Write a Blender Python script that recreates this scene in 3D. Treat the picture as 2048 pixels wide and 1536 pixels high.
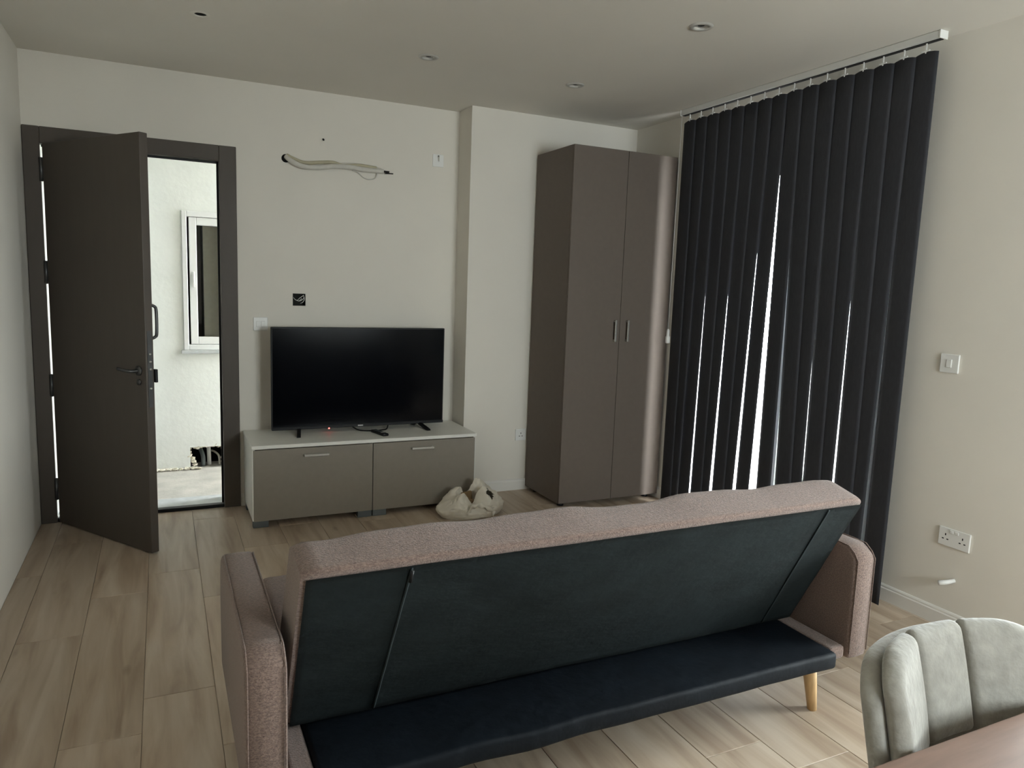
import bpy, bmesh, math, random
from mathutils import Vector, Matrix, noise

random.seed(7)
for o in list(bpy.data.objects):
    bpy.data.objects.remove(o, do_unlink=True)
scene = bpy.context.scene
COL = scene.collection

# ----------------------------------------------------------------------------
# camera, world, exposure
# ----------------------------------------------------------------------------
F_PX = 1462.1
YAW, PITCH, ROLL = 0.4491, -0.1337, 0.0362
CAM = Vector((0.0, 0.0, 1.5))
fwd = Vector((math.sin(YAW) * math.cos(PITCH), math.cos(YAW) * math.cos(PITCH), math.sin(PITCH)))
rgt = Vector((math.cos(YAW), -math.sin(YAW), 0))
upv = rgt.cross(fwd)
r2 = rgt * math.cos(ROLL) + upv * math.sin(ROLL)
u2 = upv * math.cos(ROLL) - rgt * math.sin(ROLL)
cam_data = bpy.data.cameras.new('camera')
cam_data.sensor_width = 36.0
cam_data.lens = 36.0 * F_PX / 2048.0
cam_data.clip_start = 0.05
cam = bpy.data.objects.new('camera', cam_data)
m = Matrix.Identity(4)
for i in range(3):
    m[i][0], m[i][1], m[i][2], m[i][3] = r2[i], u2[i], -fwd[i], CAM[i]
cam.matrix_world = m
COL.objects.link(cam)
scene.camera = cam

world = bpy.data.worlds.new('overcast_sky')
scene.world = world
world.use_nodes = True
bgn = world.node_tree.nodes['Background']
bgn.inputs['Color'].default_value = (0.92, 0.97, 1.0, 1)
bgn.inputs['Strength'].default_value = 30.5

scene.view_settings.view_transform = 'Standard'
scene.view_settings.look = 'None'
scene.view_settings.gamma = 1.0
scene.view_settings.use_curve_mapping = False
scene.view_settings.exposure = 0.0
scene.cycles.max_bounces = 7
scene.cycles.diffuse_bounces = 5
scene.cycles.glossy_bounces = 3
scene.cycles.transparent_max_bounces = 8
scene.cycles.caustics_reflective = False
scene.cycles.caustics_refractive = False

def portal(name, loc, rot, sx, sy):
    l = bpy.data.lights.new(name, 'AREA')
    l.shape = 'RECTANGLE'; l.size = sx; l.size_y = sy
    l.cycles.is_portal = True
    o = bpy.data.objects.new(name, l)
    o.location = loc; o.rotation_euler = rot
    COL.objects.link(o)
# window portals (sampling aids only; all the light is the sky's)
portal('portal_window', (3.30, 3.12, 1.24), (0, math.pi / 2, 0), 2.5, 1.6)
portal('portal_balcony_door', (3.30, 0.97, 1.08), (0, math.pi / 2, 0), 2.15, 1.22)

portal('portal_rear_window', (2.35, -1.44, 1.60), (math.pi / 2, 0, 0), 1.40, 1.30)

# ----------------------------------------------------------------------------
# room numbers (metres)
# ----------------------------------------------------------------------------
XL, XR = -0.675, 3.251
YB, YP, YR = 4.965, 4.738, -1.4      # back wall, pillar face, rear wall
XS = 1.914                            # pillar side
H = 2.686

# ----------------------------------------------------------------------------
# materials
# ----------------------------------------------------------------------------
MATS = {}
def srgb(r, g, b):
    def f(c):
        c /= 255.0
        return c / 12.92 if c <= 0.04045 else ((c + 0.055) / 1.055) ** 2.4
    return (f(r), f(g), f(b), 1)

def mat(name, col, rough=0.6, metal=0.0, spec=0.5, var=0.0, scale=8.0, bump=0.0, bscale=60.0, sheen=0.0, stretch=(1, 1, 1), emit=None, detail=4.0):
    if name in MATS:
        return MATS[name]
    m = bpy.data.materials.new(name)
    m.use_nodes = True
    nt = m.node_tree
    b = nt.nodes['Principled BSDF']
    b.inputs['Roughness'].default_value = rough
    b.inputs['Metallic'].default_value = metal
    b.inputs['Specular IOR Level'].default_value = spec
    if sheen:
        b.inputs['Sheen Weight'].default_value = sheen
        b.inputs['Sheen Roughness'].default_value = 0.4
    tc = nt.nodes.new('ShaderNodeTexCoord')
    mp = nt.nodes.new('ShaderNodeMapping')
    mp.inputs['Scale'].default_value = stretch
    nt.links.new(tc.outputs['Object'], mp.inputs['Vector'])
    col = tuple(col[:3]) + (1,)
    if var:
        n = nt.nodes.new('ShaderNodeTexNoise')
        n.inputs['Scale'].default_value = scale
        n.inputs['Detail'].default_value = detail
        nt.links.new(mp.outputs['Vector'], n.inputs['Vector'])
        r = nt.nodes.new('ShaderNodeValToRGB')
        r.color_ramp.elements[0].position = 0.3
        r.color_ramp.elements[1].position = 0.7
        r.color_ramp.elements[0].color = tuple(c * (1 - var) for c in col[:3]) + (1,)
        r.color_ramp.elements[1].color = tuple(min(1, c * (1 + var)) for c in col[:3]) + (1,)
        nt.links.new(n.outputs['Fac'], r.inputs['Fac'])
        nt.links.new(r.outputs['Color'], b.inputs['Base Color'])
    else:
        b.inputs['Base Color'].default_value = col
    if bump:
        n2 = nt.nodes.new('ShaderNodeTexNoise')
        n2.inputs['Scale'].default_value = bscale
        n2.inputs['Detail'].default_value = 3
        nt.links.new(mp.outputs['Vector'], n2.inputs['Vector'])
        bp = nt.nodes.new('ShaderNodeBump')
        bp.inputs['Strength'].default_value = bump
        bp.inputs['Distance'].default_value = 0.01
        nt.links.new(n2.outputs['Fac'], bp.inputs['Height'])
        nt.links.new(bp.outputs['Normal'], b.inputs['Normal'])
    if emit:
        b.inputs['Emission Color'].default_value = tuple(emit[:3]) + (1,)
        b.inputs['Emission Strength'].default_value = emit[3]
    MATS[name] = m
    return m

M_WALL = mat('wall_paint', (0.75, 0.715, 0.65), 0.85, spec=0.2, var=0.015, scale=3, bump=0.05, bscale=220)
M_CEIL = mat('ceiling_paint', (0.75, 0.72, 0.66), 0.9, spec=0.2, var=0.015, scale=2)
M_EXTW = mat('exterior_render', (0.86, 0.88, 0.85), 0.9, spec=0.2, var=0.04, scale=4, bump=0.15, bscale=30)
M_BASE = mat('baseboard_white', (0.76, 0.74, 0.70), 0.45, var=0.01, scale=5)
M_GROUT = mat('grout', (0.40, 0.35, 0.29), 0.9, var=0.1, scale=40)
M_CONC = mat('concrete', (0.42, 0.40, 0.36), 0.9, var=0.15, scale=6, bump=0.3, bscale=40)
M_MARBLE = mat('marble', (0.52, 0.54, 0.55), 0.25, var=0.12, scale=14)
M_TAUPE_SHADED = mat('taupe_laminate_shaded', (0.140, 0.114, 0.096), 0.6, spec=0.3, var=0.03, scale=30, bump=0.02, bscale=300)  # darker copy of the cabinet taupe; the wardrobe's shade is in the colour
M_TAUPE_LIT = mat('taupe_laminate_lit', (0.235, 0.207, 0.172), 0.42, var=0.03, scale=30, bump=0.02, bscale=300)  # lighter copy of the same taupe; light on the cabinets is in the colour
M_DOOR = mat('door_taupe', (0.082, 0.068, 0.057), 0.5, spec=0.35, var=0.04, scale=20, stretch=(1, 1, 0.2))
M_WHITELAM = mat('white_laminate', (0.80, 0.79, 0.74), 0.4, var=0.01, scale=8)
M_ALU = mat('brushed_aluminium', (0.62, 0.61, 0.58), 0.32, metal=0.85, var=0.04, scale=80, stretch=(1, 1, 8))
M_STEEL = mat('dark_steel', (0.10, 0.10, 0.10), 0.4, metal=0.8, var=0.05, scale=30)
M_BLACK = mat('black_plastic', (0.006, 0.006, 0.007), 0.45, spec=0.3, var=0.05, scale=20)
M_GLOSSBLK = mat('tv_screen_glass', (0.001, 0.0015, 0.003), 0.14, spec=0.12, var=0.02, scale=2)
M_FOOT = mat('grey_plastic_foot', (0.10, 0.115, 0.12), 0.5, var=0.04, scale=20)
M_SOFA = mat('sofa_fabric', (0.178, 0.126, 0.106), 0.95, spec=0.15, var=0.30, scale=260, bump=0.5, bscale=420, sheen=0.25, stretch=(0.5, 1, 1), detail=2)
M_SOFABLK = mat('black_lining', (0.018, 0.026, 0.028), 0.8, spec=0.3, var=0.22, scale=14, bump=0.25, bscale=40, stretch=(0.5, 1, 1))
M_VINYL = mat('black_vinyl', (0.004, 0.0065, 0.010), 0.6, spec=0.14, var=0.2, scale=10, bump=0.35, bscale=22)
M_BEECH = mat('beech_wood', (0.60, 0.40, 0.20), 0.45, var=0.10, scale=14, stretch=(6, 6, 1))
M_VELVET = mat('grey_velvet', (0.30, 0.288, 0.258), 0.85, spec=0.2, var=0.13, scale=34, bump=0.25, bscale=60, sheen=0.5, detail=5)
M_TABLE = mat('table_walnut', (0.22, 0.135, 0.10), 0.45, spec=0.35, var=0.10, scale=9, stretch=(1, 9, 1))
M_SLAT = mat('blind_fabric', (0.038, 0.039, 0.046), 0.8, spec=0.25, var=0.08, scale=90, stretch=(1, 1, 0.3))
M_RAIL = mat('rail_white', (0.66, 0.66, 0.64), 0.35, var=0.01, scale=8)
M_WHITEPL = mat('white_plastic', (0.78, 0.78, 0.76), 0.35, var=0.01, scale=10)
M_PVC = mat('window_white', (0.82, 0.83, 0.82), 0.35, var=0.01, scale=10)
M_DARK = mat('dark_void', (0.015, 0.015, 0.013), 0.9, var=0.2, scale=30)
M_BAG = mat('plastic_bag', (0.68, 0.63, 0.54), 0.45, spec=0.4, var=0.05, scale=12)
M_BROWN = mat('brown_cardboard', (0.24, 0.15, 0.07), 0.8, var=0.2, scale=20)
M_PIPE = mat('pipe_insulation', (0.60, 0.58, 0.53), 0.7, var=0.05, scale=30)
M_BEIGE = mat('beige_insulation', (0.46, 0.42, 0.30), 0.7, var=0.05, scale=30)
M_CURT = mat('beige_curtain', (0.40, 0.35, 0.27), 0.9, var=0.05, scale=30)
M_GROUND = mat('exterior_ground', (0.40, 0.39, 0.37), 0.9, var=0.1, scale=1)
M_RED = mat('standby_led', (0.8, 0.05, 0.05), 0.4, emit=(1.0, 0.10, 0.08, 6.0))
M_PLASTER = mat('broken_plaster', (0.62, 0.58, 0.48), 0.95, var=0.2, scale=40, bump=0.6, bscale=50)
M_BULB = mat('lamp_lens', (0.55, 0.55, 0.53), 0.3, var=0.02, scale=30)

def glass_mat():
    m = bpy.data.materials.new('window_glass')
    m.use_nodes = True
    nt = m.node_tree
    for n in list(nt.nodes):
        nt.nodes.remove(n)
    out = nt.nodes.new('ShaderNodeOutputMaterial')
    mix = nt.nodes.new('ShaderNodeMixShader')
    fr = nt.nodes.new('ShaderNodeFresnel'); fr.inputs['IOR'].default_value = 1.45
    tr = nt.nodes.new('ShaderNodeBsdfTransparent'); tr.inputs['Color'].default_value = (0.95, 0.97, 0.96, 1)
    gl = nt.nodes.new('ShaderNodeBsdfGlossy'); gl.inputs['Roughness'].default_value = 0.02
    nt.links.new(fr.outputs['Fac'], mix.inputs['Fac'])
    nt.links.new(tr.outputs[0], mix.inputs[1]); nt.links.new(gl.outputs[0], mix.inputs[2])
    nt.links.new(mix.outputs[0], out.inputs['Surface'])
    return m
M_GLASS = glass_mat()

def wood_floor_mat():
    m = bpy.data.materials.new('oak_plank_tile')
    m.use_nodes = True
    nt = m.node_tree; L = nt.links
    b = nt.nodes['Principled BSDF']
    b.inputs['Roughness'].default_value = 0.42
    b.inputs['Specular IOR Level'].default_value = 0.4
    tc = nt.nodes.new('ShaderNodeTexCoord')
    oi = nt.nodes.new('ShaderNodeObjectInfo')
    mul = nt.nodes.new('ShaderNodeMath'); mul.operation = 'MULTIPLY'; mul.inputs[1].default_value = 57.0
    L.new(oi.outputs['Random'], mul.inputs[0])
    cmb = nt.nodes.new('ShaderNodeCombineXYZ')
    L.new(mul.outputs[0], cmb.inputs[0]); L.new(mul.outputs[0], cmb.inputs[1])
    add = nt.nodes.new('ShaderNodeVectorMath'); add.operation = 'ADD'
    L.new(tc.outputs['Object'], add.inputs[0]); L.new(cmb.outputs[0], add.inputs[1])
    mp = nt.nodes.new('ShaderNodeMapping'); mp.inputs['Scale'].default_value = (9, 0.9, 1)
    L.new(add.outputs[0], mp.inputs['Vector'])
    n1 = nt.nodes.new('ShaderNodeTexNoise'); n1.inputs['Scale'].default_value = 1.6; n1.inputs['Detail'].default_value = 5; n1.inputs['Distortion'].default_value = 0.6
    L.new(mp.outputs[0], n1.inputs['Vector'])
    cr = nt.nodes.new('ShaderNodeValToRGB')
    e = cr.color_ramp.elements
    e[0].position = 0.28; e[0].color = (0.33, 0.238, 0.168, 1)
    e[1].position = 0.72; e[1].color = (0.585, 0.49, 0.39, 1)
    mid = e.new(0.5); mid.color = (0.475, 0.378, 0.284, 1)
    L.new(n1.outputs['Fac'], cr.inputs['Fac'])
    # knots
    mp2 = nt.nodes.new('ShaderNodeMapping'); mp2.inputs['Scale'].default_value = (6, 2.2, 1)
    L.new(add.outputs[0], mp2.inputs['Vector'])
    vo = nt.nodes.new('ShaderNodeTexVoronoi'); vo.inputs['Scale'].default_value = 1.0
    L.new(mp2.outputs[0], vo.inputs['Vector'])
    kr = nt.nodes.new('ShaderNodeValToRGB')
    kr.color_ramp.elements[0].position = 0.02; kr.color_ramp.elements[0].color = (0.62, 0.58, 0.55, 1)
    kr.color_ramp.elements[1].position = 0.12; kr.color_ramp.elements[1].color = (1, 1, 1, 1)
    L.new(vo.outputs['Distance'], kr.inputs['Fac'])
    mx = nt.nodes.new('ShaderNodeMixRGB'); mx.blend_type = 'MULTIPLY'; mx.inputs[0].default_value = 0.8
    L.new(cr.outputs[0], mx.inputs[1]); L.new(kr.outputs[0], mx.inputs[2])
    # plank tone
    tr = nt.nodes.new('ShaderNodeMapRange'); tr.inputs[3].default_value = 0.88; tr.inputs[4].default_value = 1.08
    L.new(oi.outputs['Random'], tr.inputs[0])
    mx2 = nt.nodes.new('ShaderNodeMixRGB'); mx2.blend_type = 'MULTIPLY'; mx2.inputs[0].default_value = 1
    L.new(mx.outputs[0], mx2.inputs[1]); L.new(tr.outputs[0], mx2.inputs[2])
    L.new(mx2.outputs[0], b.inputs['Base Color'])
    bp = nt.nodes.new('ShaderNodeBump'); bp.inputs['Strength'].default_value = 0.08
    L.new(n1.outputs['Fac'], bp.inputs['Height']); L.new(bp.outputs[0], b.inputs['Normal'])
    return m
M_FLOOR = wood_floor_mat()

# ----------------------------------------------------------------------------
# geometry helpers
# ----------------------------------------------------------------------------
def tag(o, label=None, cat=None, group=None, kind=None):
    if label: o['label'] = label
    if cat: o['category'] = cat
    if group: o['group'] = group
    if kind: o['kind'] = kind
    return o

def thing(name, loc, label=None, cat=None, group=None, kind=None):
    o = bpy.data.objects.new(name, None)
    o.empty_display_size = 0.05
    o.location = loc
    o['_base'] = tuple(loc)
    COL.objects.link(o)
    return tag(o, label, cat, group, kind)

def base_of(o):
    while o is not None:
        if '_base' in o:
            return Vector(o['_base'])
        o = o.parent
    return Vector((0, 0, 0))

def link_mesh(name, me, material, parent=None, smooth=False, origin=None):
    o = bpy.data.objects.new(name, me)
    COL.objects.link(o)
    if material is not None:
        me.materials.append(material)
    b = base_of(parent) if parent is not None else (Vector(origin) if origin is not None else Vector((0, 0, 0)))
    if b.length > 0:
        me.transform(Matrix.Translation(-b))
    if parent is not None:
        o.parent = parent
    else:
        o.location = b
        o['_base'] = tuple(b)
    if smooth:
        for p in me.polygons:
            p.use_smooth = True
    return o

def from_bm(name, bm, material, parent=None, smooth=False, origin=None, recalc=True):
    if recalc:
        bmesh.ops.recalc_face_normals(bm, faces=bm.faces)
    me = bpy.data.meshes.new(name)
    bm.to_mesh(me); bm.free()
    return link_mesh(name, me, material, parent, smooth, origin)

def bm_box(bm, lo, hi, bev=0.0, seg=2, rot=None):
    cx = [(a + b) / 2 for a, b in zip(lo, hi)]
    sz = [abs(b - a) for a, b in zip(lo, hi)]
    M = Matrix.Translation(cx) @ (rot.to_4x4() if rot is not None else Matrix.Identity(4)) @ Matrix.Diagonal((*sz, 1))
    r = bmesh.ops.create_cube(bm, size=1.0, matrix=M)
    vs = r['verts']
    if bev:
        es = list({e for v in vs for e in v.link_edges})
        bmesh.ops.bevel(bm, geom=es, offset=min(bev, min(sz) * 0.45), segments=seg, affect='EDGES', profile=0.5)
    return vs

def box(name, lo, hi, material, parent=None, bev=0.0, seg=2, origin=None, rot=None, smooth=False):
    bm = bmesh.new()
    bm_box(bm, lo, hi, bev, seg, rot)
    return from_bm(name, bm, material, parent, smooth, origin)

def bm_tube(bm, pts, rad, seg=10, cap=True):
    pts = [Vector(p) for p in pts]
    n = len(pts)
    rads = rad if isinstance(rad, (list, tuple)) else [rad] * n
    rings = []
    prev = None
    for i, p in enumerate(pts):
        t = (pts[min(i + 1, n - 1)] - pts[max(i - 1, 0)]).normalized()
        if prev is None:
            a = Vector((0, 0, 1)) if abs(t.z) < 0.9 else Vector((1, 0, 0))
            nrm = t.cross(a).normalized()
        else:
            nrm = (prev - t * prev.dot(t)).normalized()
        prev = nrm
        bn = t.cross(nrm)
        rings.append([bm.verts.new(p + (nrm * math.cos(2 * math.pi * k / seg) + bn * math.sin(2 * math.pi * k / seg)) * rads[i]) for k in range(seg)])
    for i in range(n - 1):
        for k in range(seg):
            bm.faces.new((rings[i][k], rings[i][(k + 1) % seg], rings[i + 1][(k + 1) % seg], rings[i + 1][k]))
    if cap:
        bm.faces.new(rings[0][::-1]); bm.faces.new(rings[-1])

def tube(name, pts, rad, material, parent=None, seg=10, origin=None, cap=True):
    bm = bmesh.new(); bm_tube(bm, pts, rad, seg, cap)
    return from_bm(name, bm, material, parent, True, origin)

def smooth_path(pts, k=6):
    pts = [Vector(p) for p in pts]
    out = []
    n = len(pts)
    for i in range(n - 1):
        p0, p1, p2, p3 = pts[max(i - 1, 0)], pts[i], pts[i + 1], pts[min(i + 2, n - 1)]
        for j in range(k):
            t = j / k
            out.append(0.5 * ((2 * p1) + (p2 - p0) * t + (2 * p0 - 5 * p1 + 4 * p2 - p3) * t * t + (3 * p1 - p0 - 3 * p2 + p3) * t ** 3))
    out.append(pts[-1])
    return out

def bm_lathe(bm, prof, center, axis='Z', seg=24):
    rings = []
    for r, h in prof:
        ring = []
        for k in range(seg):
            a = 2 * math.pi * k / seg
            if axis == 'Z': p = (r * math.cos(a), r * math.sin(a), h)
            elif axis == 'X': p = (h, r * math.cos(a), r * math.sin(a))
            else: p = (r * math.cos(a), h, r * math.sin(a))
            ring.append(bm.verts.new(Vector(center) + Vector(p)))
        rings.append(ring)
    for i in range(len(rings) - 1):
        for k in range(seg):
            bm.faces.new((rings[i][k], rings[i][(k + 1) % seg], rings[i + 1][(k + 1) % seg], rings[i + 1][k]))
    return rings

def lathe(name, prof, center, material, parent=None, axis='Z', seg=24, caps=(True, True), origin=None, smooth=True):
    bm = bmesh.new()
    rings = bm_lathe(bm, prof, center, axis, seg)
    if caps[0]: bm.faces.new(rings[0])
    if caps[1]: bm.faces.new(rings[-1])
    return from_bm(name, bm, material, parent, smooth, origin)

def bm_grid(bm, fn, nu, nv, close_u=False):
    vs = [[bm.verts.new(fn(i / nu, j / nv)) for j in range(nv + 1)] for i in range(nu + (0 if close_u else 1))]
    n = len(vs)
    for i in range(nu):
        for j in range(nv):
            bm.faces.new((vs[i][j], vs[(i + 1) % n][j], vs[(i + 1) % n][j + 1], vs[i][j + 1]))
    return vs

def slab_with_holes(name, axis, a_range, z_range, d0, d1, holes, material, parent=None):
    """wall of thickness d0..d1 along `axis`; the other horizontal axis spans a_range; holes=[(a0,a1,z0,z1)]"""
    As = sorted({a_range[0], a_range[1], *[h[0] for h in holes], *[h[1] for h in holes]})
    Zs = sorted({z_range[0], z_range[1], *[h[2] for h in holes], *[h[3] for h in holes]})
    As = [a for a in As if a_range[0] <= a <= a_range[1]]
    Zs = [z for z in Zs if z_range[0] <= z <= z_range[1]]
    def solid(i, j):
        if i < 0 or j < 0 or i >= len(As) - 1 or j >= len(Zs) - 1: return False
        ca, cz = (As[i] + As[i + 1]) / 2, (Zs[j] + Zs[j + 1]) / 2
        return not any(h[0] < ca < h[1] and h[2] < cz < h[3] for h in holes)
    bm = bmesh.new()
    cache = {}
    def V(a, z, d):
        k = (round(a, 5), round(z, 5), round(d, 5))
        if k not in cache:
            cache[k] = bm.verts.new((d, a, z) if axis == 'X' else (a, d, z))
        return cache[k]
    for i in range(len(As) - 1):
        for j in range(len(Zs) - 1):
            if not solid(i, j): continue
            a0, a1, z0, z1 = As[i], As[i + 1], Zs[j], Zs[j + 1]
            for d in (d0, d1):
                bm.faces.new((V(a0, z0, d), V(a1, z0, d), V(a1, z1, d), V(a0, z1, d)))
            for (di, dj, p, q) in ((-1, 0, (a0, z0), (a0, z1)), (1, 0, (a1, z0), (a1, z1)), (0, -1, (a0, z0), (a1, z0)), (0, 1, (a0, z1), (a1, z1))):
                if not solid(i + di, j + dj):
                    bm.faces.new((V(*p, d0), V(*q, d0), V(*q, d1), V(*p, d1)))
    return from_bm(name, bm, material, parent)

def prism(name, poly, axis, d0, d1, material, parent=None, bev=0.0, seg=2, origin=None, smooth=False):
    """polygon in the plane normal to axis, extruded d0..d1. axis X: poly=(y,z); Y: (x,z); Z: (x,y)"""
    bm = bmesh.new()
    def P(a, b, d):
        return (d, a, b) if axis == 'X' else ((a, d, b) if axis == 'Y' else (a, b, d))
    v0 = [bm.verts.new(P(a, b, d0)) for a, b in poly]
    v1 = [bm.verts.new(P(a, b, d1)) for a, b in poly]
    n = len(poly)
    bm.faces.new(v0[::-1]); bm.faces.new(v1)
    for i in range(n):
        bm.faces.new((v0[i], v0[(i + 1) % n], v1[(i + 1) % n], v1[i]))
    bmesh.ops.recalc_face_normals(bm, faces=bm.faces)
    if bev:
        bmesh.ops.bevel(bm, geom=list(bm.edges), offset=bev, segments=seg, affect='EDGES', profile=0.5)
    return from_bm(name, bm, material, parent, smooth, origin)

# ----------------------------------------------------------------------------
# setting: walls, ceiling, floor
# ----------------------------------------------------------------------------
def S(o):
    o['kind'] = 'structure'
    return o

WIN1 = (2.42, 3.94, 0.0, 2.48)     # behind the blind, on the right wall (y0,y1,z0,z1)
WIN2 = (0.36, 1.58, 0.0, 2.15)    # balcony door beside the camera, on the right wall
DOOR = (-0.655, 0.405, 0.0, 2.255) # hole in the back wall (x0,x1,z0,z1)
JBOX = (0.778, 0.860, 1.318, 1.398)

S(slab_with_holes('wall_back', 'Y', (-1.8, XR + 0.2), (-0.15, H + 0.15), YB, YB + 0.2, [DOOR, JBOX], M_WALL))
S(slab_with_holes('wall_pillar', 'Y', (XS, XR), (0, H), YP, YB, [], M_WALL))
S(slab_with_holes('wall_right', 'X', (YR - 0.2, YB), (-0.15, H + 0.15), XR, XR + 0.2, [WIN1, WIN2], M_WALL))
S(slab_with_holes('wall_left', 'X', (YR - 0.2, YB), (-0.15, H + 0.15), XL - 0.2, XL, [], M_WALL))
WIN3 = (1.65, 3.05, 0.95, 2.25)    # window behind the camera, on the rear wall (x0,x1,z0,z1)
S(slab_with_holes('wall_rear', 'Y', (XL, XR), (-0.15, H + 0.15), YR - 0.2, YR, [WIN3], M_WALL))
LIGHTS = [(0.197, 3.854), (1.313, 3.889), (2.236, 3.93), (2.224, 2.79)]
def slab_z(name, x_range, y_range, z0, z1, holes, material):
    """horizontal slab with square holes"""
    Xs = sorted({*x_range, *[h[0] for h in holes], *[h[1] for h in holes]})
    Ys = sorted({*y_range, *[h[2] for h in holes], *[h[3] for h in holes]})
    bm = bmesh.new(); cache = {}
    def V(*k):
        k = tuple(round(c, 5) for c in k)
        if k not in cache: cache[k] = bm.verts.new(k)
        return cache[k]
    def solid(i, j):
        if i < 0 or j < 0 or i >= len(Xs) - 1 or j >= len(Ys) - 1: return False
        cx, cy = (Xs[i] + Xs[i + 1]) / 2, (Ys[j] + Ys[j + 1]) / 2
        return not any(h[0] < cx < h[1] and h[2] < cy < h[3] for h in holes)
    for i in range(len(Xs) - 1):
        for j in range(len(Ys) - 1):
            if not solid(i, j): continue
            x0, x1, y0, y1 = Xs[i], Xs[i + 1], Ys[j], Ys[j + 1]
            for z in (z0, z1):
                bm.faces.new((V(x0, y0, z), V(x1, y0, z), V(x1, y1, z), V(x0, y1, z)))
            for di, dj, p, q in ((-1, 0, (x0, y0), (x0, y1)), (1, 0, (x1, y0), (x1, y1)), (0, -1, (x0, y0), (x1, y0)), (0, 1, (x0, y1), (x1, y1))):
                if not solid(i + di, j + dj):
                    bm.faces.new((V(*p, z0), V(*q, z0), V(*q, z1), V(*p, z1)))
    return from_bm(name, bm, material)
S(slab_z('ceiling', (XL, XR), (YR, YB), H, H + 0.15, [(x - 0.027, x + 0.027, y - 0.027, y + 0.027) for x, y in LIGHTS], M_CEIL))

floor = S(box('floor', (XL, YR, -0.15), (XR, YB, -0.004), M_GROUT))
# planks, laid along Y, 0.236 m pitch; joints measured from the photograph
PITCHX, X0, GAP = 0.2365, 1.0905, 0.0016
plank_cache = {}
def plank(x0, x1, y0, y1):
    k = (round(x1 - x0, 4), round(y1 - y0, 4))
    if k not in plank_cache:
        bm = bmesh.new()
        bm_box(bm, (-k[0] / 2, -k[1] / 2, -0.012), (k[0] / 2, k[1] / 2, 0.0))
        top = [e for e in bm.edges if all(v.co.z > -0.001 for v in e.verts)]
        bmesh.ops.bevel(bm, geom=top, offset=0.0012, segments=1, affect='EDGES')
        bmesh.ops.recalc_face_normals(bm, faces=bm.faces)
        me = bpy.data.meshes.new('plank'); bm.to_mesh(me); bm.free()
        me.materials.append(M_FLOOR)
        plank_cache[k] = me
    o = bpy.data.objects.new('plank', plank_cache[k])
    o.location = ((x0 + x1) / 2, (y0 + y1) / 2, 0)
    COL.objects.link(o); o.parent = floor
PL = 1.2
c0 = int(math.floor((XL - X0) / PITCHX))
prng = random.Random(3)
for c in range(c0, 30):
    xa, xb = X0 + c * PITCHX, X0 + (c + 1) * PITCHX
    xa, xb = max(xa, XL), min(xb, XR)
    if xb - xa < 0.004: continue
    if c == 3: ph = 1.53
    elif c == -5: ph = 2.725
    else: ph = 1.53 + [0.4, 0.8, 0.2, 0.6, 1.0][c % 5] + prng.uniform(-0.08, 0.08)
    y = ph - math.ceil((ph - YR) / PL) * PL
    while y < YB:
        ya, yb = max(y, YR), min(y + PL, YB)
        if yb - ya > 0.02:
            plank(xa + GAP / 2, xb - GAP / 2, ya + GAP / 2, yb - GAP / 2)
        y += PL

# baseboards with a small moulding on top
def baseboard(name, p0, p1, nrm):
    """runs p0->p1 (x,y) at floor level, projecting along nrm"""
    prof = [(0, 0), (0.014, 0), (0.014, 0.062), (0.010, 0.066), (0.010, 0.074), (0.006, 0.080), (0, 0.082)]
    bm = bmesh.new()
    r0 = [bm.verts.new((p0[0] + nrm[0] * d, p0[1] + nrm[1] * d, z)) for d, z in prof]
    r1 = [bm.verts.new((p1[0] + nrm[0] * d, p1[1] + nrm[1] * d, z)) for d, z in prof]
    n = len(prof)
    for i in range(n):
        bm.faces.new((r0[i], r0[(i + 1) % n], r1[(i + 1) % n], r1[i]))
    bm.faces.new(r0); bm.faces.new(r1)
    return S(from_bm(name, bm, M_BASE))
baseboard('baseboard_back', (0.445, YB), (XS, YB), (0, -1))
baseboard('baseboard_pillar', (XS - 0.014, YP), (XR, YP), (0, -1))
baseboard('baseboard_right', (XR, 3.96), (XR, YP - 0.014), (-1, 0))
baseboard('baseboard_right', (XR, 1.62), (XR, 2.40), (-1, 0))
baseboard('baseboard_right', (XR, YR), (XR, 0.33), (-1, 0))
baseboard('baseboard_rear', (XL, YR), (XR - 0.014, YR), (0, 1))

# exterior ground, balcony
S(box('terrace_ground', (XR + 0.2, -9, -0.20), (XR + 12, 14, -0.05), M_GROUND))

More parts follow.
